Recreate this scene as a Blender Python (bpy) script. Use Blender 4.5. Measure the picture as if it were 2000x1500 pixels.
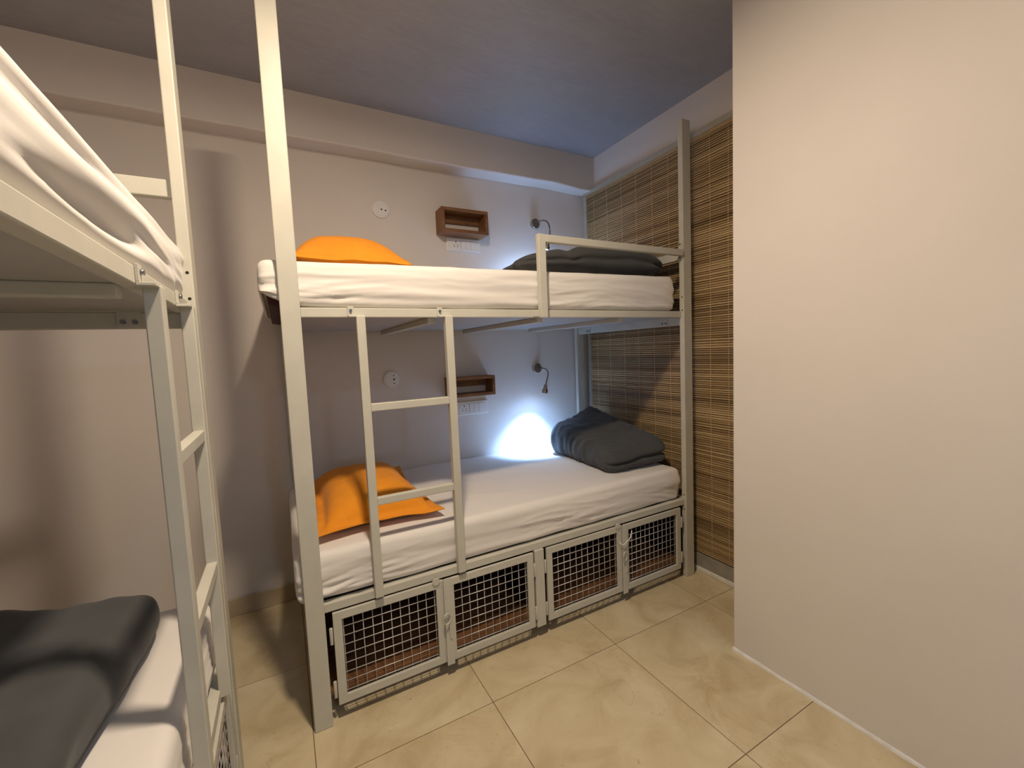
import bpy, bmesh, math, random
from mathutils import Vector, Matrix, noise

for o in list(bpy.data.objects):
    bpy.data.objects.remove(o, do_unlink=True)
SC = bpy.context.scene
COL = SC.collection

# ------------------------------------------------------------------ camera
CAMP = Vector((-0.0109, -1.5796, 1.3063))
YAW, PITCH, ROLL, FPX = -0.4947, -0.0769, -0.0427, 832.17
_fw = Vector((-math.sin(YAW)*math.cos(PITCH), math.cos(YAW)*math.cos(PITCH), math.sin(PITCH)))
_r0 = Vector((math.cos(YAW), math.sin(YAW), 0)); _u0 = _r0.cross(_fw)
_r = math.cos(ROLL)*_r0 + math.sin(ROLL)*_u0
_u = -math.sin(ROLL)*_r0 + math.cos(ROLL)*_u0
cam_data = bpy.data.cameras.new('camera')
cam_data.sensor_fit = 'HORIZONTAL'; cam_data.sensor_width = 36.0
cam_data.lens = FPX/2000.0*36.0; cam_data.clip_start = 0.01; cam_data.clip_end = 50
cam = bpy.data.objects.new('camera', cam_data); COL.objects.link(cam)
M = Matrix(((_r.x, _u.x, -_fw.x, CAMP.x), (_r.y, _u.y, -_fw.y, CAMP.y), (_r.z, _u.z, -_fw.z, CAMP.z), (0, 0, 0, 1)))
cam.matrix_world = M
SC.camera = cam

# ------------------------------------------------------------------ world, lights, exposure
w = bpy.data.worlds.new('world'); SC.world = w; w.use_nodes = True
w.node_tree.nodes['Background'].inputs[0].default_value = (1.0, 0.86, 0.7, 1)
w.node_tree.nodes['Background'].inputs[1].default_value = 0.02
SC.view_settings.view_transform = 'Standard'
SC.view_settings.look = 'None'
SC.view_settings.gamma = 1.0
SC.view_settings.use_curve_mapping = False
SC.view_settings.exposure = 0.0
WARM = (1.0, 0.81, 0.60)
# round surface-mounted lamps along the aisle: (x, y), drop below the ceiling, power, colour, light size
CEIL_LAMPS = [((0.25, -0.80), 0.060, 34.5, WARM, 0.13), ((0.40, -3.50), 0.03, 16.0, (0.52, 0.72, 1.0), 0.2)]
LED = (0.32, 0.55, 1.0)
LED_POWER = 82.0   # narrow core of the reading lamps
LED_SPILL = 3.0     # wide weak spill around it

# ------------------------------------------------------------------ materials
def newmat(name):
    m = bpy.data.materials.new(name); m.use_nodes = True
    nt = m.node_tree; b = nt.nodes['Principled BSDF']
    return m, nt, b
def coords(nt, kind='Object', scale=(1, 1, 1)):
    tc = nt.nodes.new('ShaderNodeTexCoord'); mp = nt.nodes.new('ShaderNodeMapping')
    mp.inputs['Scale'].default_value = scale
    nt.links.new(tc.outputs[kind], mp.inputs['Vector']); return mp.outputs['Vector']
def wcoords(nt, scale=(1, 1, 1)):
    g = nt.nodes.new('ShaderNodeNewGeometry'); mp = nt.nodes.new('ShaderNodeMapping')
    mp.inputs['Scale'].default_value = scale
    nt.links.new(g.outputs['Position'], mp.inputs['Vector']); return mp.outputs['Vector']
def noise_tex(nt, vec, scale, detail=4, rough=0.55, dist=0.0):
    n = nt.nodes.new('ShaderNodeTexNoise'); n.inputs['Scale'].default_value = scale
    n.inputs['Detail'].default_value = detail; n.inputs['Roughness'].default_value = rough
    n.inputs['Distortion'].default_value = dist
    nt.links.new(vec, n.inputs['Vector']); return n.outputs['Fac']
def ramp(nt, fac, stops):
    r = nt.nodes.new('ShaderNodeValToRGB'); e = r.color_ramp.elements
    while len(e) < len(stops): e.new(0.5)
    for k, (p, c) in enumerate(stops):
        e[k].position = p; e[k].color = (c[0], c[1], c[2], 1)
    nt.links.new(fac, r.inputs['Fac']); return r.outputs['Color']
def mix(nt, fac, a, b, mode='MIX'):
    m = nt.nodes.new('ShaderNodeMix'); m.data_type = 'RGBA'; m.blend_type = mode
    for s, v in ((m.inputs['Factor'], fac), (m.inputs['A'], a), (m.inputs['B'], b)):
        if hasattr(v, 'is_linked'): nt.links.new(v, s)
        elif isinstance(v, (int, float)): s.default_value = v
        else: s.default_value = (v[0], v[1], v[2], 1)
    return m.outputs['Result']
def bump(nt, b, h, strength, dist=0.01):
    n = nt.nodes.new('ShaderNodeBump'); n.inputs['Strength'].default_value = strength
    n.inputs['Distance'].default_value = dist
    nt.links.new(h, n.inputs['Height']); nt.links.new(n.outputs['Normal'], b.inputs['Normal'])
def plain(name, col, rough=0.5, metal=0.0, var=0.06, nscale=12, bumps=0.0, bscale=200):
    m, nt, b = newmat(name)
    v = wcoords(nt)
    f = noise_tex(nt, v, nscale, 4)
    c0 = tuple(x*(1-var) for x in col); c1 = tuple(min(1, x*(1+var)) for x in col)
    nt.links.new(ramp(nt, f, [(0.3, c0), (0.7, c1)]), b.inputs['Base Color'])
    b.inputs['Roughness'].default_value = rough; b.inputs['Metallic'].default_value = metal
    if bumps: bump(nt, b, noise_tex(nt, v, bscale, 3), bumps, 0.002)
    return m
MAT = {}
MAT['wall'] = plain('wall_paint', (0.745, 0.69, 0.645), 0.75, var=0.025, nscale=2.2, bumps=0.12, bscale=60)
MAT['skirt_white'] = plain('white_grout', (0.74, 0.72, 0.68), 0.8, var=0.1, nscale=30)
MAT['paint'] = plain('cream_grey_metal_paint', (0.56, 0.545, 0.475), 0.52, var=0.05, nscale=9, bumps=0.05, bscale=90)
MAT['wire'] = plain('galvanised_wire', (0.60, 0.58, 0.57), 0.4, metal=0.3)
MAT['plastic'] = plain('white_plastic', (0.82, 0.81, 0.79), 0.35, var=0.01)
MAT['black'] = plain('black_hole', (0.008, 0.008, 0.008), 0.8)
MAT['chrome'] = plain('brushed_nickel', (0.42, 0.41, 0.40), 0.32, metal=1.0, nscale=60)
MAT['neck'] = plain('dark_steel_neck', (0.25, 0.25, 0.26), 0.35, metal=1.0)
MAT['maroon'] = plain('maroon_mattress_ticking', (0.055, 0.012, 0.014), 0.8)
MAT['string'] = plain('white_string', (0.72, 0.70, 0.64), 0.9)
MAT['cordm'] = plain('blind_cord', (0.62, 0.45, 0.26), 0.85)
MAT['sill'] = plain('grey_painted_board', (0.30, 0.275, 0.24), 0.6, var=0.12, nscale=18)
MAT['frame'] = plain('pale_grey_frame', (0.42, 0.40, 0.34), 0.5)
MAT['rail_metal'] = plain('grey_panel_paint', (0.42, 0.41, 0.40), 0.6)

def ceiling_mat():
    m, nt, b = newmat('grey_cement_ceiling')
    v = wcoords(nt, (1, 2.2, 1))
    f = noise_tex(nt, v, 2.0, 8, 0.6, 0.6); g = noise_tex(nt, wcoords(nt, (3, 14, 1)), 5, 5, 0.65)
    c = ramp(nt, f, [(0.25, (0.30, 0.303, 0.328)), (0.75, (0.40, 0.402, 0.425))])
    c = mix(nt, 0.35, c, ramp(nt, g, [(0.3, (0.29, 0.293, 0.315)), (0.7, (0.42, 0.42, 0.44))]))
    nt.links.new(c, b.inputs['Base Color']); b.inputs['Roughness'].default_value = 0.55
    bump(nt, b, g, 0.15, 0.004); return m
MAT['ceiling'] = ceiling_mat()

def tile_mat():
    m, nt, b = newmat('beige_marble_tile')
    oi = nt.nodes.new('ShaderNodeObjectInfo')
    g = nt.nodes.new('ShaderNodeNewGeometry')
    sc = nt.nodes.new('ShaderNodeVectorMath'); sc.operation = 'ADD'
    mul = nt.nodes.new('ShaderNodeMath'); mul.operation = 'MULTIPLY'; mul.inputs[1].default_value = 37.0
    nt.links.new(oi.outputs['Random'], mul.inputs[0])
    cmb = nt.nodes.new('ShaderNodeCombineXYZ'); nt.links.new(mul.outputs[0], cmb.inputs[0]); nt.links.new(mul.outputs[0], cmb.inputs[1])
    nt.links.new(g.outputs['Position'], sc.inputs[0]); nt.links.new(cmb.outputs[0], sc.inputs[1])
    v = sc.outputs[0]
    f = noise_tex(nt, v, 4.5, 7, 0.6, 0.8)
    base = ramp(nt, f, [(0.30, (0.49, 0.385, 0.225)), (0.5, (0.61, 0.51, 0.325)), (0.70, (0.69, 0.60, 0.41))])
    n2 = nt.nodes.new('ShaderNodeTexNoise'); n2.inputs['Scale'].default_value = 3.2; n2.inputs['Detail'].default_value = 8
    n2.inputs['Distortion'].default_value = 1.6; nt.links.new(v, n2.inputs['Vector'])
    sub = nt.nodes.new('ShaderNodeMath'); sub.operation = 'SUBTRACT'; sub.inputs[1].default_value = 0.5; nt.links.new(n2.outputs['Fac'], sub.inputs[0])
    ab = nt.nodes.new('ShaderNodeMath'); ab.operation = 'ABSOLUTE'; nt.links.new(sub.outputs[0], ab.inputs[0])
    vein = ramp(nt, ab.outputs[0], [(0.0, (1, 1, 1)), (0.012, (0, 0, 0))])
    gate = ramp(nt, noise_tex(nt, v, 2.3, 3), [(0.48, (0, 0, 0)), (0.62, (1, 1, 1))])
    vm = mix(nt, 1.0, vein, gate, 'MULTIPLY')
    vv = nt.nodes.new('ShaderNodeMath'); vv.operation = 'MULTIPLY'; vv.inputs[1].default_value = 0.42
    nt.links.new(vm, vv.inputs[0])
    c = mix(nt, vv.outputs[0], base, (0.42, 0.29, 0.14))
    spk = ramp(nt, noise_tex(nt, v, 34, 3, 0.6), [(0.66, (0, 0, 0)), (0.73, (1, 1, 1))])
    s2 = nt.nodes.new('ShaderNodeMath'); s2.operation = 'MULTIPLY'; s2.inputs[1].default_value = 0.6; nt.links.new(spk, s2.inputs[0])
    c = mix(nt, s2.outputs[0], c, (0.40, 0.29, 0.16))
    nt.links.new(c, b.inputs['Base Color'])
    b.inputs['Roughness'].default_value = 0.38
    return m
MAT['tile'] = tile_mat()
MAT['grout'] = plain('brown_grout', (0.15, 0.105, 0.06), 0.95)
MAT['skirt_tile'] = plain('beige_skirting_tile', (0.50, 0.40, 0.27), 0.4, var=0.1, nscale=10)

def wood_mat(name, dark, light, axis_scale=(3, 40, 40), rough=0.55):
    m, nt, b = newmat(name)
    v = wcoords(nt, axis_scale)
    f = noise_tex(nt, v, 1.4, 6, 0.6, 1.2)
    g = noise_tex(nt, wcoords(nt, (9, 11, 11)), 1.0, 3)
    c = ramp(nt, f, [(0.3, dark), (0.7, light)])
    c = mix(nt, 0.3, c, ramp(nt, g, [(0.35, dark), (0.65, light)]))
    nt.links.new(c, b.inputs['Base Color']); b.inputs['Roughness'].default_value = rough
    bump(nt, b, f, 0.15, 0.002); return m
MAT['wood'] = wood_mat('stained_shelf_wood', (0.13, 0.052, 0.02), (0.33, 0.155, 0.06))
MAT['board'] = wood_mat('dark_storage_plywood', (0.12, 0.05, 0.022), (0.34, 0.155, 0.062), (2, 60, 60))
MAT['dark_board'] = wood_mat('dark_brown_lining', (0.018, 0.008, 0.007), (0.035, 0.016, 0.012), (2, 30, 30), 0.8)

def bamboo_mat():
    m, nt, b = newmat('bamboo_slat')
    oi = nt.nodes.new('ShaderNodeObjectInfo')
    v = wcoords(nt, (1, 6, 120))
    f = noise_tex(nt, v, 1.5, 4)
    c = ramp(nt, oi.outputs['Random'], [(0.0, (0.30, 0.205, 0.105)), (0.35, (0.40, 0.285, 0.15)), (0.7, (0.47, 0.345, 0.19)), (1.0, (0.54, 0.41, 0.24))])
    c = mix(nt, 0.55, c, ramp(nt, f, [(0.3, (0.55, 0.5, 0.45)), (0.7, (1.15, 1.1, 1.0))]), 'MULTIPLY')
    # darker and paler bands of cane running across the weave
    bands = ramp(nt, noise_tex(nt, wcoords(nt, (0, 0.35, 5.2)), 1.0, 2), [(0.40, (0.62, 0.58, 0.54)), (0.56, (1.12, 1.1, 1.05))])
    c = mix(nt, 0.8, c, bands, 'MULTIPLY')
    knot = ramp(nt, noise_tex(nt, wcoords(nt, (0, 9, 3.2)), 1.0, 3), [(0.62, (0, 0, 0)), (0.72, (1, 1, 1))])
    k2 = nt.nodes.new('ShaderNodeMath'); k2.operation = 'MULTIPLY'; k2.inputs[1].default_value = 0.45; nt.links.new(knot, k2.inputs[0])
    c = mix(nt, k2.outputs[0], c, (0.30, 0.17, 0.055))
    nt.links.new(c, b.inputs['Base Color']); b.inputs['Roughness'].default_value = 0.5
    return m
MAT['bamboo'] = bamboo_mat()

def fabric_mat(name, col, var=0.05, rough=0.9, bumps=0.15, weave=900, sheen=0.2, nscale=7):
    m, nt, b = newmat(name)
    v = coords(nt)
    f = noise_tex(nt, v, nscale, 5)
    c0 = tuple(x*(1-var) for x in col); c1 = tuple(min(1, x*(1+var)) for x in col)
    nt.links.new(ramp(nt, f, [(0.3, c0), (0.7, c1)]), b.inputs['Base Color'])
    b.inputs['Roughness'].default_value = rough
    b.inputs['Sheen Weight'].default_value = sheen
    bump(nt, b, noise_tex(nt, v, weave, 2), bumps, 0.0008)
    return m
MAT['sheet'] = fabric_mat('white_cotton_sheet', (0.77, 0.735, 0.70), 0.015)
MAT['orange'] = fabric_mat('orange_pillowcase', (0.80, 0.285, 0.010), 0.07, nscale=14, sheen=0.05)
MAT['grey_blanket'] = fabric_mat('charcoal_blanket', (0.055, 0.058, 0.060), 0.14, sheen=0.12, weave=500, bumps=0.3)

def emit(name, col, s):
    m, nt, b = newmat(name)
    b.inputs['Base Color'].default_value = (*col, 1)
    b.inputs['Emission Color'].default_value = (*col, 1); b.inputs['Emission Strength'].default_value = s
    return m
MAT['led'] = emit('led_lens', (0.80, 0.90, 1.0), 60)
MAT['panel'] = emit('lamp_diffuser', (1.0, 0.86, 0.68), 4)
def glass_mat():
    m, nt, b = newmat('dark_night_glass')
    b.inputs['Base Color'].default_value = (0.012, 0.012, 0.014, 1); b.inputs['Roughness'].default_value = 0.25
    return m
MAT['glass'] = glass_mat()

# ------------------------------------------------------------------ mesh helpers
def mesh_from(name, vs, fs, smooth=False):
    me = bpy.data.meshes.new(name); me.from_pydata([tuple(v) for v in vs], [], fs)
    me.validate(); me.update()
    bm = bmesh.new(); bm.from_mesh(me)
    bmesh.ops.recalc_face_normals(bm, faces=bm.faces[:]); bm.to_mesh(me); bm.free()
    if smooth:
        for p in me.polygons: p.use_smooth = True
    return me
def put(name, me, mat, parent=None, loc=(0, 0, 0), rot=None):
    o = bpy.data.objects.new(name, me); COL.objects.link(o)
    if mat and not me.materials: me.materials.append(MAT[mat])
    loc = Vector(loc)
    if parent is not None:
        o.parent = parent; loc = loc - Vector(parent['_o'])
    o.location = loc
    if rot: o.rotation_euler = rot
    o['_o'] = tuple(Vector(loc) + (Vector(parent['_o']) if parent is not None else Vector((0, 0, 0))))
    return o
def tag(o, label, cat, group=None):
    o['label'] = label; o['category'] = cat
    if group: o['group'] = group
    return o
def thing(name, loc, label, cat, group=None):
    o = bpy.data.objects.new(name, None); COL.objects.link(o); o.location = loc
    o.empty_display_size = 0.1; o['_o'] = tuple(loc)
    return tag(o, label, cat, group)
_cache = {}
def box_mesh(sx, sy, sz, bev=0.0, seg=2, mat=None):
    k = (round(sx, 4), round(sy, 4), round(sz, 4), bev, seg, mat)
    if k in _cache: return _cache[k]
    bm = bmesh.new(); bmesh.ops.create_cube(bm, size=1.0)
    for v in bm.verts: v.co = (v.co.x*sx, v.co.y*sy, v.co.z*sz)
    if bev:
        bev = min(bev, 0.4*min(sx, sy, sz))
        bmesh.ops.bevel(bm, geom=bm.edges[:], offset=bev, segments=seg, affect='EDGES', profile=0.5)
    me = bpy.data.meshes.new('box'); bm.to_mesh(me); bm.free()
    if bev:
        for p in me.polygons: p.use_smooth = False
    _cache[k] = me; return me
IDENT = lambda x, y, z: (x, y, z)
def box(name, X, Y, Z, mat, parent=None, bev=0.0, seg=2, T=IDENT):
    a = T(X[0], Y[0], Z[0]); b = T(X[1], Y[1], Z[1])
    s = [abs(a[i]-b[i]) for i in range(3)]; c = [(a[i]+b[i])/2 for i in range(3)]
    return put(name, box_mesh(*s, bev, seg, mat), mat, parent, c)
def struct(o): o['kind'] = 'structure'; return o
def cyl_mesh(r, h, axis='z', n=16, bev=0.0, mat=None):
    k = ('cyl', round(r, 5), round(h, 5), axis, n, bev, mat)
    if k in _cache: return _cache[k]
    bm = bmesh.new(); bmesh.ops.create_cone(bm, cap_ends=True, segments=n, radius1=r, radius2=r, depth=h)
    if bev:
        ed = [e for e in bm.edges if abs(e.verts[0].co.z-e.verts[1].co.z) < 1e-6]
        bmesh.ops.bevel(bm, geom=ed, offset=bev, segments=2, affect='EDGES', profile=0.5)
    if axis == 'x': bmesh.ops.rotate(bm, verts=bm.verts[:], matrix=Matrix.Rotation(math.pi/2, 3, 'Y'))
    if axis == 'y': bmesh.ops.rotate(bm, verts=bm.verts[:], matrix=Matrix.Rotation(math.pi/2, 3, 'X'))
    me = bpy.data.meshes.new('cyl'); bm.to_mesh(me); bm.free()
    for p in me.polygons: p.use_smooth = len(p.vertices) == 4
    _cache[k] = me; return me
def tube(name, pts, r, mat, parent=None, n=8, closed=False, loc=None):
    pts = [Vector(p) for p in pts]; loc = Vector(loc) if loc is not None else pts[0].copy()
    vs, fs = [], []; N = len(pts); up = Vector((0.13, 0.21, 0.97)).normalized()
    for i, p in enumerate(pts):
        if closed: t = pts[(i+1) % N]-pts[i-1]
        else: t = pts[min(i+1, N-1)]-pts[max(i-1, 0)]
        t.normalize(); a = t.cross(up)
        if a.length < 1e-3: a = t.cross(Vector((1, 0, 0)))
        a.normalize(); b = t.cross(a); rr = r[i] if isinstance(r, (list, tuple)) else r
        for k in range(n):
            ang = 2*math.pi*k/n; vs.append(p+rr*(math.cos(ang)*a+math.sin(ang)*b)-loc)
    for i in range(N if closed else N-1):
        j = (i+1) % N
        for k in range(n):
            fs.append((i*n+k, i*n+(k+1) % n, j*n+(k+1) % n, j*n+k))
    if not closed:
        fs.append(tuple(range(n))[::-1]); fs.append(tuple((N-1)*n+k for k in range(n)))
    return put(name, mesh_from(name, vs, fs, True), mat, parent, loc)
def bez(p0, p1, p2, p3, n=14):
    out = []
    for i in range(n+1):
        t = i/n; a = (1-t)**3; b = 3*t*(1-t)**2; c = 3*t*t*(1-t); d = t**3
        out.append(a*Vector(p0)+b*Vector(p1)+c*Vector(p2)+d*Vector(p3))
    return out
def nz(x, y, z=0.0): return noise.noise(Vector((x, y, z)))

# ------------------------------------------------------------------ the room
W, S, RX, RY, ZC = 0.993, 2.047, 1.598, -0.487, 2.6467
XL, YF = -1.27, -4.5
struct(box('wall_back', (XL-0.1, S+0.1), (W, W+0.1), (-0.05, ZC+0.1), 'wall'))
struct(box('wall_right', (S, S+0.1), (YF-0.1, W), (-0.05, ZC+0.1), 'wall'))
struct(box('wall_left', (XL-0.1, XL), (YF-0.1, W), (-0.05, ZC+0.1), 'wall'))
struct(box('wall_front', (XL, S), (YF-0.1, YF), (-0.05, ZC+0.1), 'wall'))
struct(box('wall_partition', (RX, S), (YF, RY), (0.0, ZC), 'wall', bev=0.006, seg=3))
struct(box('ceiling', (XL, S), (YF, W), (ZC, ZC+0.1), 'ceiling'))
# plastered beam along the back wall, its lower edge a little wavy
def beam():
    vs, fs = [], []; n = 60; y0, y1, z0 = 0.875, W, 2.424
    for i in range(n+1):
        x = XL+(S-XL)*i/n
        dz = 0.006*nz(x*1.7, 3.1)+0.004*nz(x*5, 8.2)
        dz += -0.012*math.exp(-((x-1.95)/0.12)**2)+0.006*math.exp(-((x-1.62)/0.15)**2)
        r = 0.008
        for (y, z) in ((y0, ZC), (y0, z0+r+dz), (y0+0.3*r, z0+0.3*r+dz), (y0+r, z0+dz), (y1, z0+dz*0.6), (y1, ZC)):
            vs.append((x, y, z))
    for i in range(n):
        for k in range(6):
            a = i*6+k; b = i*6+(k+1) % 6; fs.append((a, b, b+6, a+6))
    fs.append(tuple(range(6))); fs.append(tuple(n*6+k for k in range(6)))
    return put('ceiling_beam', mesh_from('beam', vs, fs), 'wall')
struct(beam())

fl = struct(box('floor', (XL, S), (YF, W), (-0.06, -0.0009), 'grout')); 
TX0, TY0, TS = -0.0057, 0.3976, 0.6
def clip(a, b, lo, hi): return max(a, lo), min(b, hi)
for i in range(-3, 4):
    for j in range(-9, 2):
        x0, x1 = clip(TX0+i*TS, TX0+(i+1)*TS, XL, S); y0, y1 = clip(TY0+j*TS, TY0+(j+1)*TS, YF, W)
        if x1-x0 < 0.01 or y1-y0 < 0.01 or (x0 > RX and y1 < RY): continue
        g = 0.0014
        o = box('tile', (x0+g, x1-g), (y0+g, y1-g), (-0.012, 0.0), 'tile', fl)
sk = struct(box('baseboard_back', (XL, 1.98), (W-0.004, W), (0.0, 0.090), 'grout'))
for i in range(-3, 4):
    x0, x1 = clip(TX0+i*TS, TX0+(i+1)*TS, XL, 1.98)
    if x1-x0 > 0.02: box('skirting_tile', (x0+0.001, x1-0.001), (W-0.013, W-0.003), (0.001, 0.092), 'skirt_tile', sk, bev=0.0015, seg=1)
struct(box('baseboard_right', (S-0.03, S), (RY, W-0.015), (0.0, 0.026), 'skirt_white', bev=0.004))
# uneven white grout line along the foot of the partition
def groutline():
    vs, fs = [], []; n = 90
    for i in range(n+1):
        y = RY-2.6*i/n; wdt = 0.009+0.005*nz(y*14, 2.0)+0.003*nz(y*40, 1.0); h = 0.010+0.003*nz(y*11, 7.0)
        vs += [(RX, y, 0.0), (RX-wdt, y, 0.0005), (RX-wdt*0.6, y, h*0.7), (RX+0.0005, y, h)]
    for i in range(n):
        for k in range(3): a = i*4+k; fs.append((a, a+1, a+5, a+4))
    fs.append((0, 1, 2, 3)); fs.append((n*4, n*4+1, n*4+2, n*4+3))
    return put('trim_1', mesh_from('groutline', vs, fs), 'skirt_white')
struct(groutline())

# window behind the blinds: dark pane in a pale frame, sill board below
wn = struct(box('window_1', (S-0.012, S-0.002), (RY, 0.965), (0.026, 2.43), 'glass'))
box('window_frame', (S-0.028, S-0.012), (0.937, 0.967), (0.026, 2.432), 'frame', wn, 0.002)
box('window_frame', (S-0.034, S-0.012), (RY, 0.967), (2.400, 2.432), 'frame', wn, 0.002)
box('window_frame', (S-0.022, S-0.012), (0.075, 0.120), (0.10, 2.40), 'frame', wn, 0.002)
box('window_sill', (S-0.026, S-0.012), (RY, 0.937), (0.027, 0.104), 'sill', wn, 0.002)

# ceiling lamps (out of frame): round panels whose shadows the room shows
for n_, ((lx, ly), dr, pw, lc, ls) in enumerate(CEIL_LAMPS):
    t = thing('ceiling_lamp', (lx, ly, ZC), ('round white ceiling lamp above the aisle between the two bunk beds', 'round white ceiling lamp at the far end behind the viewer')[n_], 'lamp', 'ceiling lamps')
    put('lamp_body', cyl_mesh(0.085, dr-0.006, 'z', 40, 0.004, 'plastic'), 'plastic', t, (lx, ly, ZC-(dr-0.006)/2))
    put('diffuser', cyl_mesh(0.075, 0.004, 'z', 40, 0.0, 'panel'), 'panel', t, (lx, ly, ZC-dr+0.004))
    ld = bpy.data.lights.new('lamp_light', 'AREA'); ld.shape = 'DISK'; ld.size = ls; ld.energy = pw; ld.color = lc
    lo = bpy.data.objects.new('lamp_light', ld); COL.objects.link(lo); lo.parent = t; lo.location = (0, 0, -dr-0.004)

# ------------------------------------------------------------------ bunk beds
LEN, DEP = 1.967, 0.975
def tube_path_local(T, pts): return [T(*p) for p in pts]
def bed(label, T, base, lad, tabside, guard_x, far_guard):
    t = thing('bunk_bed', base, label, 'bunk bed', 'bunk beds in the dormitory')
    B = lambda n, X, Y, Z, m='paint', par=None, bev=0.0025: box(n, X, Y, Z, m, par or t, bev, 2, T)
    ends = ((0, 0.060), (1.905, LEN))
    for X in ends:
        p = B('post', X, (0, 0.030), (0, 2.471), bev=0.003)
        if X[0] > 1: B('post', X, (0.945, DEP), (0, 1.452), bev=0.003)
        else:        # the mattress end laps over this corner, so the post is in two lengths
            B('post', X, (0.945, DEP), (0, 0.442), bev=0.003); B('post', X, (0.945, DEP), (0.66, 1.452), bev=0.003)
    # side rails and end beams of both bunks
    B('side_rail', (0.06, 1.905), (0.018, 0.046), (1.449, 1.482))
    B('side_rail', (0.06, 1.905), (0.929, 0.957), (1.449, 1.482))
    B('side_rail', (0.06, 1.905), (0.012, 0.044), (0.414, 0.446))
    B('side_rail', (0.06, 1.905), (0.929, 0.957), (0.414, 0.446))
    for X in ((0.015, 0.045), (1.92, 1.95)):
        e = B('end_beam', X, (0.030, 0.945), (1.408, 1.450))
        B('beam_flange', (X[0]-0.004, X[1]+0.004), (0.046, 0.929), (1.450, 1.456), 'paint', e)
        inx = X[1] if X[0] < 1 else X[0]
        sgn = 1 if X[0] < 1 else -1
        for yy in (0.122, 0.80):
            br = B('bracket_plate', sorted((inx, inx+sgn*0.004)), (yy, yy+0.05), (1.409, 1.458), 'paint', e, 0.001)
            for dy in (0.012, 0.036):
                c = T(inx+sgn*0.005, yy+dy, 1.424); ax = 'x' if T is T_BACK else 'y'
                put('bolt', cyl_mesh(0.006, 0.006, ax, 10, 0, 'neck'), 'neck', e, c)
        B('end_beam', X, (0.030, 0.945), (0.405, 0.444))
        if X[0] < 1 and not far_guard: continue
        g = B('end_guard', (X[0], X[1]-0.002), (0.030, 0.50), (1.757, 1.803))
        B('guard_post', (X[0], X[1]-0.002), (0.475, 0.50), (1.456, 1.757), 'paint', g)
    # mattress platforms
    B('platform', (0.05, 1.915), (0.046, 0.929), (1.452, 1.464), 'rail_metal', None, 0.0)
    for cx in (0.52, 1.02, 1.50): B('cross_bar', (cx-0.015, cx+0.015), (0.046, 0.929), (1.428, 1.452), 'paint')
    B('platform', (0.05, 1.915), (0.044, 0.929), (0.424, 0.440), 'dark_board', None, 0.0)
    # storage cage: boards, lining, divider
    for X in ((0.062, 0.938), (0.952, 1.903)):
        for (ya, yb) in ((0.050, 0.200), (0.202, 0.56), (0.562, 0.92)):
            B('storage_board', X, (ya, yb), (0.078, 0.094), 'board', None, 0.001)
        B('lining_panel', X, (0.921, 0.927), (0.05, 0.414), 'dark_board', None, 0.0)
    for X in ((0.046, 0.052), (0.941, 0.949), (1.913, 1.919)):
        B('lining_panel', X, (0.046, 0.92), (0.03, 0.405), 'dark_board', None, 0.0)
    B('storage_post', (0.922, 0.969), (0.002, 0.030), (0.055, 0.414))
    # mesh doors
    vm = {}
    for k, (x0, x1, hinge) in enumerate(((0.084, 0.494, 0), (0.506, 0.912, 1), (0.986, 1.438, 0), (1.448, 1.862, 1))):
        y0, y1 = 0.006, 0.018
        if k % 2: y0, y1 = 0.002, 0.014
        z0, z1 = 0.063, 0.408; fw_ = 0.030
        d = B('door', (x0, x1), (y0, y1), (z1-fw_, z1), bev=0.0015)
        for (X, Z) in (((x0, x1), (z0, z0+fw_)), ((x0, x0+fw_), (z0+fw_, z1-fw_)), ((x1-fw_, x1), (z0+fw_, z1-fw_))):
            B('door_frame', X, (y0, y1), Z, 'paint', d, 0.0015)
        nv = 11 if k < 2 else 12
        for i in range(nv):
            x = x0+fw_*0.75+(x1-x0-1.5*fw_)*(i+0.35)/(nv-0.3)
            c = T(x, y1+0.004, (z0+z1)/2)
            put('wire', cyl_mesh(0.0017, z1-z0-0.02, 'z', 6, 0, 'wire'), 'wire', d, c)
        for i in range(9):
            z = z0+fw_*0.8+(z1-z0-1.6*fw_)*(i+0.4)/8.6
            c = T((x0+x1)/2, y1+0.0012, z); ax = 'x' if T is T_BACK else 'y'
            put('wire', cyl_mesh(0.0017, x1-x0-0.02, ax, 6, 0, 'wire'), 'wire', d, c)
        hx = x0-0.008 if hinge == 0 else x1+0.008
        for hz in (0.125, 0.325):
            put('hinge', cyl_mesh(0.006, 0.06, 'z', 10, 0.001, 'paint'), 'paint', d, T(hx, y0+0.004, hz))
        if hinge == 0:   # round stop tab above the meeting edge
            c = T(x1-0.030, y0-0.003, 0.412); ax = 'y' if T is T_BACK else 'x'
            put('stop_tab', cyl_mesh(0.015, 0.005, ax, 16, 0.001, 'paint'), 'paint', d, c)
        else:            # overlap strip and a bent hasp
            B('overlap_strip', (x0-0.014, x0+0.018), (y0-0.004, y0), (z0-0.012, z1+0.006), 'paint', d, 0.0015)
            pts = [T(x0-0.010+0.016*math.cos(a), y0-0.008-0.010*math.sin(a*0.5), 0.255+0.022*math.sin(a)) for a in [2*math.pi*i/18 for i in range(18)]]
            tube('hasp_ring', pts, 0.0032, 'paint', d, 6, True)
            B('hasp_bar', (x0+0.001, x0+0.011), (y0-0.010, y0-0.004), (0.165, 0.262), 'paint', d, 0.002)
    # ladder
    l0 = lad
    ld = B('ladder', (l0, l0+0.030), (-0.012, 0.016), (0.424, 1.452))
    B('ladder_rail', (l0+0.325, l0+0.356), (-0.012, 0.016), (0.424, 1.452), 'paint', ld)
    for z in (1.112, 0.767): B('rung', (l0+0.030, l0+0.325), (-0.010, 0.014), (z, z+0.028), 'paint', ld)
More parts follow.
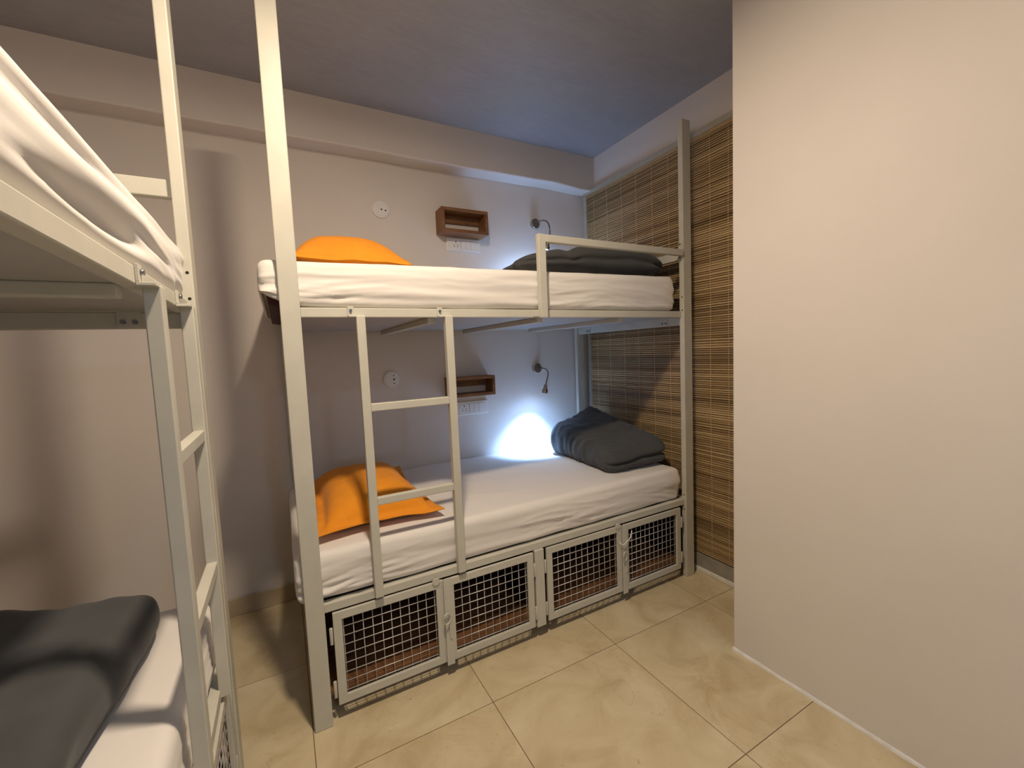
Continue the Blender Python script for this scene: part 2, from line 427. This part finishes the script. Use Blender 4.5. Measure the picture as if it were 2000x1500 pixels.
    for a in (l0, l0+0.326):
        if tabside < 0: X1, X2 = (a-0.024, a+0.030), (a-0.024, a-0.004)
        else: X1, X2 = (a, a+0.056), (a+0.034, a+0.056)
        B('hook_plate', X1, (-0.010, 0.018), (1.448, 1.454), 'paint', ld, 0.001)
        B('hook_tab', X2, (0.012, 0.0178), (1.454, 1.486), 'paint', ld, 0.001)
        put('bolt', cyl_mesh(0.005, 0.008, 'y' if T is T_BACK else 'x', 10, 0, 'neck'), 'neck', ld, T(sum(X2)/2, 0.010, 1.472))
    # side guard at the head of the upper bunk
    gd = B('side_guard', (guard_x+0.036, 1.900), (-0.008, 0.018), (1.770, 1.802))
    B('guard_post', (guard_x, guard_x+0.036), (-0.008, 0.018), (1.446, 1.803), 'paint', gd)
    B('guard_foot', (guard_x-0.026, guard_x), (0.010, 0.0178), (1.452, 1.478), 'paint', gd, 0.001)
    B('guard_plate', (1.900, 1.9048), (0.004, 0.028), (1.752, 1.845), 'paint', gd, 0.001)
    # bolt holes on the inner faces of the front posts
    for fx, sg in ((0.0601, 1), (1.9049, -1)):
        for z in (1.556, 1.486, 0.470, 0.388):
            put('bolt_hole', cyl_mesh(0.0042, 0.0006, 'x' if T is T_BACK else 'y', 10, 0, 'black'), 'black', t, T(fx, 0.012, z))
        if fx > 1:
            for z in (1.834, 1.764): put('bolt', cyl_mesh(0.0055, 0.006, 'x' if T is T_BACK else 'y', 10, 0, 'neck'), 'neck', gd, T(1.899, 0.018, z))
    return t
def T_BACK(x, y, z): return (x, y, z)
def T_LEFT(x, y, z): return (-0.203-y, -0.070-x, z)
bed('cream metal bunk bed standing against the back wall with mesh storage doors', T_BACK, (LEN/2, DEP/2, 0), 0.232, -1, 0.996, False)
bed('cream metal bunk bed at the left edge with its ladder nearest the viewer', T_LEFT, T_LEFT(LEN/2, DEP/2, 0), 0.162, 1, 1.10, True)

# ------------------------------------------------------------------ soft shapes
def rounded_grid(hx, hy, hz, r, step, zstep=None):
    """surface points of a rounded box: list of (pos, normal), faces"""
    bm = bmesh.new()
    def plane(ax, sg):
        a, b = [i for i in range(3) if i != ax]; h = (hx, hy, hz)
        st = (step, step, zstep or step)
        na = max(2, int(2*h[a]/st[a])); nb = max(2, int(2*h[b]/st[b]))
        idx = {}
        for i in range(na+1):
            for j in range(nb+1):
                p = [0, 0, 0]; p[ax] = sg*h[ax]; p[a] = -h[a]+2*h[a]*i/na; p[b] = -h[b]+2*h[b]*j/nb
                idx[i, j] = bm.verts.new(p)
        for i in range(na):
            for j in range(nb): bm.faces.new((idx[i, j], idx[i+1, j], idx[i+1, j+1], idx[i, j+1]))
    for ax in range(3):
        for sg in (-1, 1): plane(ax, sg)
    bmesh.ops.remove_doubles(bm, verts=bm.verts[:], dist=0.0003)
    bmesh.ops.recalc_face_normals(bm, faces=bm.faces[:])
    out = []
    for v in bm.verts:
        p = v.co; q = Vector((max(-hx+r, min(hx-r, p.x)), max(-hy+r, min(hy-r, p.y)), max(-hz+r, min(hz-r, p.z))))
        dlt = p-q; n = dlt.normalized() if dlt.length > 1e-9 else Vector((0, 0, 1))
        out.append((q+r*n, n))
    return bm, out

def mattress(label, T, x0, x1, y0, y1, z0, zt, seed, fold=1.0, lift=0.0, crown=0.02, diag=0.0, cin=0.012, tilt=0.0):
    cx, cy, cz = (x0+x1)/2, (y0+y1)/2, (z0+zt)/2
    base = T(cx, cy, z0)
    t = thing('mattress', base, label, 'mattress', 'mattresses on the bunks')
    hx, hy, hz = (x1-x0)/2, (y1-y0)/2, (zt-z0)/2
    # core
    bm, pts = rounded_grid(hx-cin, hy-cin, hz-0.030, 0.025, 0.06)
    vs = [Vector(T(cx+p.x, cy+p.y, cz-0.026+p.z))-Vector(base) for p, n in pts]
    bm.verts.index_update(); fs = [tuple(v.index for v in f.verts) for f in bm.faces]; bm.free()
    put('mattress_core', mesh_from('core', vs, fs, True), 'maroon', t, base)
    # fitted sheet
    bm, pts = rounded_grid(hx, hy, hz, 0.026, 0.0125, 0.006)
    vs = []
    for p, n in pts:
        x, y, z = p; side = 1-abs(n.z)
        w01 = (z+hz)/(2*hz)
        onend = abs(n.x) > abs(n.y)
        s = y+5 if onend else x
        # long shallow folds running along the side, tighter towards the bottom hem
        f = nz(s*1.3+seed, z*22+s*1.1*(1+diag*3), seed)*0.6+nz(s*3.1, z*40+s*2.4*diag, seed+9)*0.30
        # crisp pulled creases: ridged noise, strongest low on the side
        rg = 1-abs(nz(s*2.2+seed*2, z*30+1.5*nz(s*2, seed), seed+5))*2.2
        rg2 = 1-abs(nz(s*4.6+seed, z*55+2*nz(s*3, seed+2), seed+7))*2.4
        crease = max(0, rg)**3*0.55+max(0, rg2)**3*0.32
        gate = max(0.0, min(1.0, 0.55+1.4*nz(s*1.7, seed*3+z*4)))
        f += (crease*gate)*(1.25-0.75*w01)*(0.22 if diag else 1.0)
        amp = 0.0095*fold*(0.45+0.8*(1-w01))
        # gathers fanning out of the corners
        ex = min(x+hx, hx-x); c = math.exp(-max(ex, 0)/0.16) if abs(n.y) > 0.5 else 0
        f += c*1.2*nz(z*34-ex*20*(1-w01), seed+3, ex*2.0)
        if diag:
            f += diag*0.8*nz((s*0.55+z*2.2)*2.0+seed, (z*7.0-s*1.6)*1.2, seed+1)
            xs = x+hx   # distance from the far end: long hanging folds of the loose sheet
            f -= 1.4*math.exp(-((w01-0.74+0.10*(xs-0.7))/0.085)**2)*math.exp(-((xs-0.66)/0.30)**2)
            f += 1.0*math.exp(-((w01-0.55+0.16*(xs-0.7))/0.12)**2)*math.exp(-((xs-0.70)/0.4)**2)
            f -= 1.6*math.exp(-((w01-0.26+0.18*(xs-0.6))/0.07)**2)*math.exp(-((xs-0.62)/0.20)**2)
            f -= 1.0*math.exp(-((w01-0.40-0.35*(xs-0.25))/0.05)**2)*math.exp(-((xs-0.28)/0.14)**2)
        if onend: f *= 0.35
        d = side*amp*f
        top = max(0.0, n.z)
        tr = max(0, 1-abs(nz(x*2.1+y*2.6+seed, y*5.5-x*1.5, seed))*3.2)**3
        d += top*(0.0026*nz(x*4+seed, y*6)+0.0030*fold*tr*max(0, 0.3+nz(x*2, y*3, seed+4))+0.0012*fold*nz(x*14+y*9, y*19, seed+2))
        # belly of the side, crown of the top
        d += side*0.006*math.sin(math.pi*max(0, min(1, w01)))
        q = p+n*d
        q.z -= tilt*max(0, w01)*(0.5-0.5*x/hx)
        if n.z > -0.2: q.z += crown*(1-(x/hx)**2*0.6)*(1-(y/hy)**2)*max(0, w01)
        # hem rides up at the open end and hangs a little wavy along the front
        if w01 < 0.35:
            k = (1-w01/0.35)
            q.z += k*max(0, 0.006*nz(s*5, seed)+0.001)*fold
            if lift: q.z += k*lift*math.exp(-max(0, x+hx)/0.035)
        if lift and n.z < -0.5: q.z += lift*math.exp(-max(0, x+hx)/0.035)*0.6
        vs.append(Vector(T(cx+q.x, cy+q.y, cz+q.z))-Vector(base))
    bm.verts.index_update(); fs = [tuple(v.index for v in f.verts) for f in bm.faces]; bm.free()
    put('fitted_sheet', mesh_from('sheet', vs, fs, True), 'sheet', t, base)
    return t
mattress('white sheeted mattress on the upper bunk by the back wall', T_BACK, -0.052, 1.868, 0.030, 0.986, 1.484, 1.668, 1.7, 0.9, 0.05, 0.016, 0.0, 0.012, 0.030)
mattress('white sheeted mattress on the lower bunk above the mesh doors', T_BACK, -0.018, 1.892, 0.030, 0.986, 0.446, 0.622, 4.2, 1.2, 0.0, 0.004)
mattress('creased white sheeted mattress on the upper bunk at the left edge', T_LEFT, 0.046, 1.90, 0.026, 0.93, 1.484, 1.640, 8.3, 1.25, 0.0, 0.02, 0.8, 0.045)
mattress('white sheeted mattress on the left lower bunk behind the ladder', T_LEFT, 0.000, 1.90, 0.035, 0.93, 0.448, 0.618, 6.1, 1.0, 0.0, 0.0)

def pillow(label, centre, a, b, H, yaw, seed, tilt=0.0, sag=0.0, flare=0.0, pit=0.0, fl_=0.036, ex=0.52):
    """case with a flat sewn flange; a, b half sizes including the flange"""
    n1, n2 = 56, 72; ai, bi = a-fl_, b-fl_
    t = thing('pillow', centre, label, 'pillow', 'orange pillows')
    R = Matrix.Rotation(yaw, 3, 'Z') @ Matrix.Rotation(tilt, 3, 'X') @ Matrix.Rotation(pit, 3, 'Y')
    def prof(u, v):
        if abs(u) >= ai or abs(v) >= bi: return 0.0
        return (max(0, 1-abs(u/ai)**3.2)**ex)*(max(0, 1-abs(v/bi)**3.6)**ex)
    def surf(sign):
        vs = []
        for i in range(n1+1):
            for j in range(n2+1):
                u = -a+2*a*i/n1; v = -b+2*b*j/n2
                pr = prof(u, v)
                cor = (abs(u)/a)*(abs(v)/b)
                uu = u*(1-0.07*(1-(v/b)**2)*abs(u)/a) ; vv_ = v*(1-0.05*(1-(u/a)**2))
                uu *= 1+flare*cor; vv_ *= 1+0.5*flare*cor
                k = 0.80 if sign > 0 else 0.24
                z = sign*(H*k*pr + 0.0022)
                if pr > 0 and sign > 0:
                    z += 0.003*nz(u*6+seed, v*6)*pr**0.5+0.0018*nz(u*20+seed, v*15)*pr**0.5
                edge = max(abs(u)-ai, abs(v)-bi, 0)/fl_
                z += edge*(0.010*nz(u*9+seed, v*9, 4)-sag*0.5)
                vs.append(R @ Vector((uu, vv_, z+H*0.24)))
        return vs
    top = surf(1); bot = surf(-1); off = len(top); vs = top+bot; fs = []
    I = lambda i, j: i*(n2+1)+j
    for i in range(n1):
        for j in range(n2):
            q = (I(i, j), I(i+1, j), I(i+1, j+1), I(i, j+1)); fs.append(q); fs.append(tuple(off+k for k in reversed(q)))
    ring = [I(i, 0) for i in range(n1)]+[I(n1, j) for j in range(n2)]+[I(i, n2) for i in range(n1, 0, -1)]+[I(0, j) for j in range(n2, 0, -1)]
    for k in range(len(ring)):
        p, q = ring[k], ring[(k+1) % len(ring)]; fs.append((p, q, q+off, p+off))
    put('pillowcase', mesh_from('pillow', vs, fs, True), 'orange', t, centre)
    # sewn line of the flange
    pts = []
    for (u0, v0, u1, v1) in ((-ai, -bi, ai, -bi), (ai, -bi, ai, bi), (ai, bi, -ai, bi), (-ai, bi, -ai, -bi)):
        for i in range(16):
            s = i/16; u = u0+(u1-u0)*s; v = v0+(v1-v0)*s
            uu = u*(1-0.07*(1-(v/b)**2)*abs(u)/a); vv_ = v*(1-0.05*(1-(u/a)**2)); cor = (abs(u)/a)*(abs(v)/b)
            uu *= 1+flare*cor; vv_ *= 1+0.5*flare*cor
            pts.append(Vector(centre)+R @ Vector((uu, vv_, 0.0026+H*0.24)))
    tube('flange_seam', pts, 0.0013, 'orange', t, 6, True, centre)
    return t
pillow('orange pillow on the upper bunk mattress', (0.268, 0.50, 1.668), 0.245, 0.30, 0.150, 0.03, 2.0, 0.0, 0.03, -0.06, 0.0, 0.016, 0.8)
pillow('orange pillow with flat flange on the lower bunk behind the ladder', (0.297, 0.478, 0.633), 0.232, 0.365, 0.135, 0.0, 5.0, 0.02, 0.0, 0.08)

def blanket(label, T, base_z, quad, hts, seed, groove=(1, 1, 0, 0), lump=None, r=0.055, wr=1.0):
    """folded comforter: quad = footprint corners (front-left, front-right, back-right, back-left), hts = thickness at each"""
    c = Vector((sum(q[0] for q in quad)/4, sum(q[1] for q in quad)/4, base_z)); base = Vector(T(*c))
    t = thing('blanket', base, label, 'blanket', 'folded charcoal blankets')
    hx, hy, hz = 0.30, 0.34, 0.075
    bm, pts = rounded_grid(hx, hy, hz, r, 0.0085)
    vs = []
    for p, n in pts:
        x, y, z = p; side = 1-abs(n.z); w01 = (z+hz)/(2*hz)
        d = 0.0
        g = 0.0
        wf = max(0, -n.y)*groove[0]+max(0, n.x)*groove[1]+max(0, n.y)*groove[2]+max(0, -n.x)*groove[3]
        lvl = 0.46+0.05*nz(x*6+y*5, seed)
        g = wf*0.026*math.exp(-((w01-lvl)/0.085)**2)
        d -= g
        d += side*0.012*math.sin(math.pi*w01)
        # puckers radiating from the folded (left) edge, broad swells elsewhere
        lf = math.exp(-max(0, x+hx)/0.13)
        d += wr*lf*0.009*nz(y*26+x*9+seed, x*4, z*9)
        d += wr*0.006*nz(x*6+seed, y*7, z*8)+wr*0.0028*nz(x*17+seed, y*15, z*13)
        q = p+n*d
        u = (q.x+hx)/(2*hx); v = (q.y+hy)/(2*hy)
        A, Bq, Cq, D = quad
        fx = (1-u)*(1-v)*A[0]+u*(1-v)*Bq[0]+u*v*Cq[0]+(1-u)*v*D[0]
        fy = (1-u)*(1-v)*A[1]+u*(1-v)*Bq[1]+u*v*Cq[1]+(1-u)*v*D[1]
        uc, vc = max(0, min(1, u)), max(0, min(1, v))
        hh = (1-uc)*(1-vc)*hts[0]+uc*(1-vc)*hts[1]+uc*vc*hts[2]+(1-uc)*vc*hts[3]
        if lump: hh *= lump(uc, vc)
        fz = base_z+((q.z+hz)/(2*hz))*hh
        fz = max(fz, base_z+0.001)
        vs.append(Vector(T(fx, fy, fz))-base)
    bm.verts.index_update(); fs = [tuple(v.index for v in f.verts) for f in bm.faces]; bm.free()
    put('comforter', mesh_from('blanket', vs, fs, True), 'grey_blanket', t, base)
    return t
blanket('folded charcoal blanket on the lower bunk in the lamp light', T_BACK, 0.628, ((1.490, 0.14), (1.885, 0.105), (1.905, 0.82), (1.515, 0.75)), (0.095, 0.155, 0.285, 0.19), 3.0, wr=1.5)
blanket('folded charcoal blanket on the upper bunk beside the guard rail', T_BACK, 1.690, ((1.03, 0.16), (1.885, 0.09), (1.89, 0.74), (1.16, 0.80)), (0.112, 0.160, 0.165, 0.125), 7.0,
        (0.8, 1, 0, 0), lambda u, v: (0.70+0.32*min(1, u/0.33)) * (1-0.16*math.exp(-((u-0.30-0.05*v)/0.05)**2)) * (1-0.5*max(0, (u-0.70)/0.30)**1.5), 0.068, 1.6)
blanket('folded charcoal blanket on the left lower bunk in the foreground', T_LEFT, 0.622, ((0.95, 0.175), (0.120, 0.130), (0.050, 0.66), (0.97, 0.68)), (0.125, 0.125, 0.15, 0.15), 11.0, (0.0, 0.0, 0, 0), lambda u, v: 1-0.22*math.exp(-((u-0.34-0.12*v)/0.10)**2)+0.06*nz(u*5, v*4), 0.05, 2.4)

# ------------------------------------------------------------------ bamboo blinds
random.seed(7)
def blind(label, y0, y1, cords, xb):
    t = thing('bamboo_blind', (xb, (y0+y1)/2, 0.11), label, 'blind', 'bamboo roll-up blinds')
    z = 0.112; meshes = [box_mesh(0.0032, (y1-y0), h, 0.0, 2, 'bam%d' % k) for k, h in enumerate((0.0070, 0.0082, 0.0092, 0.0104))]
    for m in meshes:
        if not m.materials: m.materials.append(MAT['bamboo'])
    while z < 2.392:
        k = random.choice((0, 1, 1, 2, 2, 3)); h = (0.0070, 0.0082, 0.0092, 0.0104)[k]
        slope = 0.0045*nz(z*9, y0*3)+random.uniform(-0.0012, 0.0012)
        put('slat', meshes[k], None, t, (xb+random.uniform(-0.0012, 0.0012), (y0+y1)/2, z+h/2), (slope, random.uniform(-0.25, 0.25), 0))
        z += h+random.choice((0.0026, 0.003, 0.0034, 0.004))
    for cy in cords:
        for sx in (-1,):
            pts = [(xb-0.0042, cy+0.003*nz(zz*3, cy*9), zz) for zz in [0.10+2.29*i/40 for i in range(41)]]
            tube('cord', pts, 0.0012, 'cordm', t, 5)
    box('head_rail', (xb-0.006, xb+0.006), (y0, y1), (2.384, 2.404), 'bamboo', t, 0.003)
    return t
blind('wide bamboo slat blind beside the bunk at the back', 0.128, 0.936, (0.855, 0.718, 0.578, 0.449, 0.318, 0.197), S-0.022)
blind('narrow bamboo slat blind between the bunk post and the partition', RY+0.01, 0.070, (-0.074, -0.178, -0.32), S-0.022)

# ------------------------------------------------------------------ wall fittings
def wooden_box(label, x0, x1, z0, z1, rz):
    cx = (x0+x1)/2; t = thing('box_shelf', (cx, W, z0), label, 'shelf', 'wooden box shelves')
    y0, y1, th = 0.880, W-0.001, 0.019
    box('top_board', (x0, x1), (y0, y1), (z1-th, z1), 'wood', t, 0.0015)
    box('bottom_board', (x0, x1), (y0, y1), (z0, z0+th), 'wood', t, 0.0015)
    box('side_board', (x0, x0+th), (y0, y1), (z0+th, z1-th), 'wood', t, 0.0015)
    box('side_board', (x1-th, x1), (y0, y1), (z0+th, z1-th), 'wood', t, 0.0015)
    bt = box('wall_batten', (x0+th, x1-th), (W-0.018, y1), (z1-th-0.046, z1-th), 'wood', t, 0.0015)
    for sx in (x0+0.05, x1-0.07): put('screw', cyl_mesh(0.004, 0.003, 'y', 10, 0, 'black'), 'black', bt, (sx, W-0.019, z1-th-0.024))
    return t
wooden_box('brown wooden box shelf on the wall above the upper bunk', 0.892, 1.196, 2.037, 2.180, 0)
wooden_box('brown wooden box shelf on the wall of the lower bunk', 0.892, 1.194, 1.034, 1.158, 0)

def switch_plate(label, x0, x1, z0, z1):
    cx = (x0+x1)/2; t = thing('switch_plate', (cx, W, z0), label, 'switch', 'socket and switch plates')
    box('back_box', (x0-0.004, x1+0.004), (W-0.010, W), (z0-0.004, z1+0.004), 'plastic', t, 0.003)
    box('cover_plate', (x0, x1), (W-0.014, W-0.010), (z0, z1), 'plastic', t, 0.002)
    h = z1-z0; zc = (z0+z1)/2
    so = box('socket', (x0+0.022, x0+0.086), (W-0.0160, W-0.014), (z0+0.012, z1-0.012), 'plastic', t, 0.001)
    for (dx, dz, r) in ((0, 0.016, 0.0042), (-0.011, -0.001, 0.0026), (0.011, -0.001, 0.0026), (-0.011, -0.013, 0.0030), (0.011, -0.013, 0.0030)):
        put('pin_hole', cyl_mesh(r, 0.001, 'y', 10, 0, 'black'), 'black', so, (x0+0.054+dx, W-0.0162, zc+dz))
    for k in range(3):
        a = x0+0.090+k*0.034
        s = box('switch_rocker', (a, a+0.0325), (W-0.0175, W-0.014), (z0+0.013, z1-0.013), 'plastic', t, 0.001)
        box('rocker_gap', (a-0.0012, a-0.0002), (W-0.0150, W-0.0138), (z0+0.012, z1-0.012), 'black', s)
    return t
switch_plate('white socket and switch plate under the upper wooden shelf', 0.957, 1.178, 1.952, 2.026)
switch_plate('white socket and switch plate under the lower wooden shelf', 0.957, 1.178, 0.908, 0.990)

def round_cover(label, x, z, dots):
    t = thing('junction_cover', (x, W, z-0.048), label, 'cover plate', 'round junction box covers')
    put('cover_disc', cyl_mesh(0.048, 0.010, 'y', 40, 0.003, 'plastic'), 'plastic', t, (x, W-0.005, z))
    put('raised_centre', cyl_mesh(0.038, 0.003, 'y', 40, 0.001, 'plastic'), 'plastic', t, (x, W-0.0112, z))
    for (dx, dz, r) in dots: put('screw_hole', cyl_mesh(r, 0.001, 'y', 10, 0, 'black'), 'black', t, (x+dx, W-0.0130, z+dz))
    return t
round_cover('round white junction cover on the wall above the upper bunk pillow', 0.562, 2.152, ((0.003, 0.0, 0.0045), (0.026, -0.004, 0.0045)))
round_cover('round white junction cover on the wall of the lower bunk', 0.561, 1.169, ((0.014, 0.0, 0.0055), (0.013, 0.024, 0.0035), (0.013, -0.024, 0.0035)))

def reading_lamp(label, bx_, bz, head, aim, bend):
    t = thing('reading_lamp', (bx_, W, bz-0.033), label, 'lamp', 'gooseneck reading lamps')
    put('wall_base', cyl_mesh(0.034, 0.022, 'y', 32, 0.004, 'chrome'), 'chrome', t, (bx_, W-0.011, bz))
    h = Vector(head); a = (Vector(aim)-h).normalized()
    p0 = Vector((bx_, W-0.020, bz)); top = h-a*0.030
    tube('gooseneck', bez(p0, p0+Vector((0.0, -0.20, 0.012)), top-a*bend, top, 18), 0.0045, 'neck', t, 8)
    rot = a.to_track_quat('-Z', 'Y').to_euler()
    hd = put('lamp_head', cyl_mesh(0.0125, 0.036, 'z', 20, 0.002, 'chrome'), 'chrome', t, h-a*0.014, rot)
    def ring(nm, r0, r1, d0, d1, m):
        vs, fs = [], []; n = 24
        for (r, d_) in ((r0, d0), (r1, d0), (r1, d1), (r0, d1)):
            for k in range(n):
                g = 2*math.pi*k/n; vs.append((r*math.cos(g), r*math.sin(g), -d_))
        for s in range(4):
            for k in range(n): fs.append((s*n+k, s*n+(k+1) % n, ((s+1) % 4)*n+(k+1) % n, ((s+1) % 4)*n+k))
        return put(nm, mesh_from(nm, vs, fs), m, t, h, rot)
    ring('head_collar', 0.0125, 0.0195, -0.002, 0.020, 'chrome')
    put('lens', cyl_mesh(0.0122, 0.003, 'z', 20, 0, 'led'), 'led', t, h+a*0.0185, rot)
    for nm, en, ang in (('led_spot', LED_POWER, 84), ('led_spill', LED_SPILL, 155)):
        ld = bpy.data.lights.new(nm, 'SPOT'); ld.energy = en; ld.color = LED
        ld.spot_size = math.radians(ang); ld.spot_blend = 1.0; ld.shadow_soft_size = 0.009
        lo = bpy.data.objects.new(nm, ld); COL.objects.link(lo); lo.parent = t
        lo.location = h+a*0.032-Vector(t['_o']); lo.rotation_euler = rot
    return t
reading_lamp('nickel gooseneck reading lamp lit above the lower bunk', 1.576, 1.179, (1.520, 0.800, 1.042), (1.480, 0.890, 0.62), 0.06)
reading_lamp('nickel gooseneck reading lamp lit behind the upper guard rail', 1.604, 2.177, (1.578, 0.800, 1.980), (1.520, 0.900, 1.68), 0.06)

# white string knotted around the latch of the right pair of doors
pts = bez((1.405, -0.006, 0.335), (1.425, -0.016, 0.305), (1.440, -0.018, 0.325), (1.452, -0.012, 0.330), 8) + \
      bez((1.453, -0.012, 0.330), (1.470, -0.014, 0.332), (1.485, -0.010, 0.345), (1.492, -0.006, 0.372), 8)
st = tube('string', pts, 0.0030, 'string', None, 6)
tag(st, 'short white string tied across the right pair of mesh doors', 'string')

for o in bpy.data.objects:
    if '_o' in o: del o['_o']
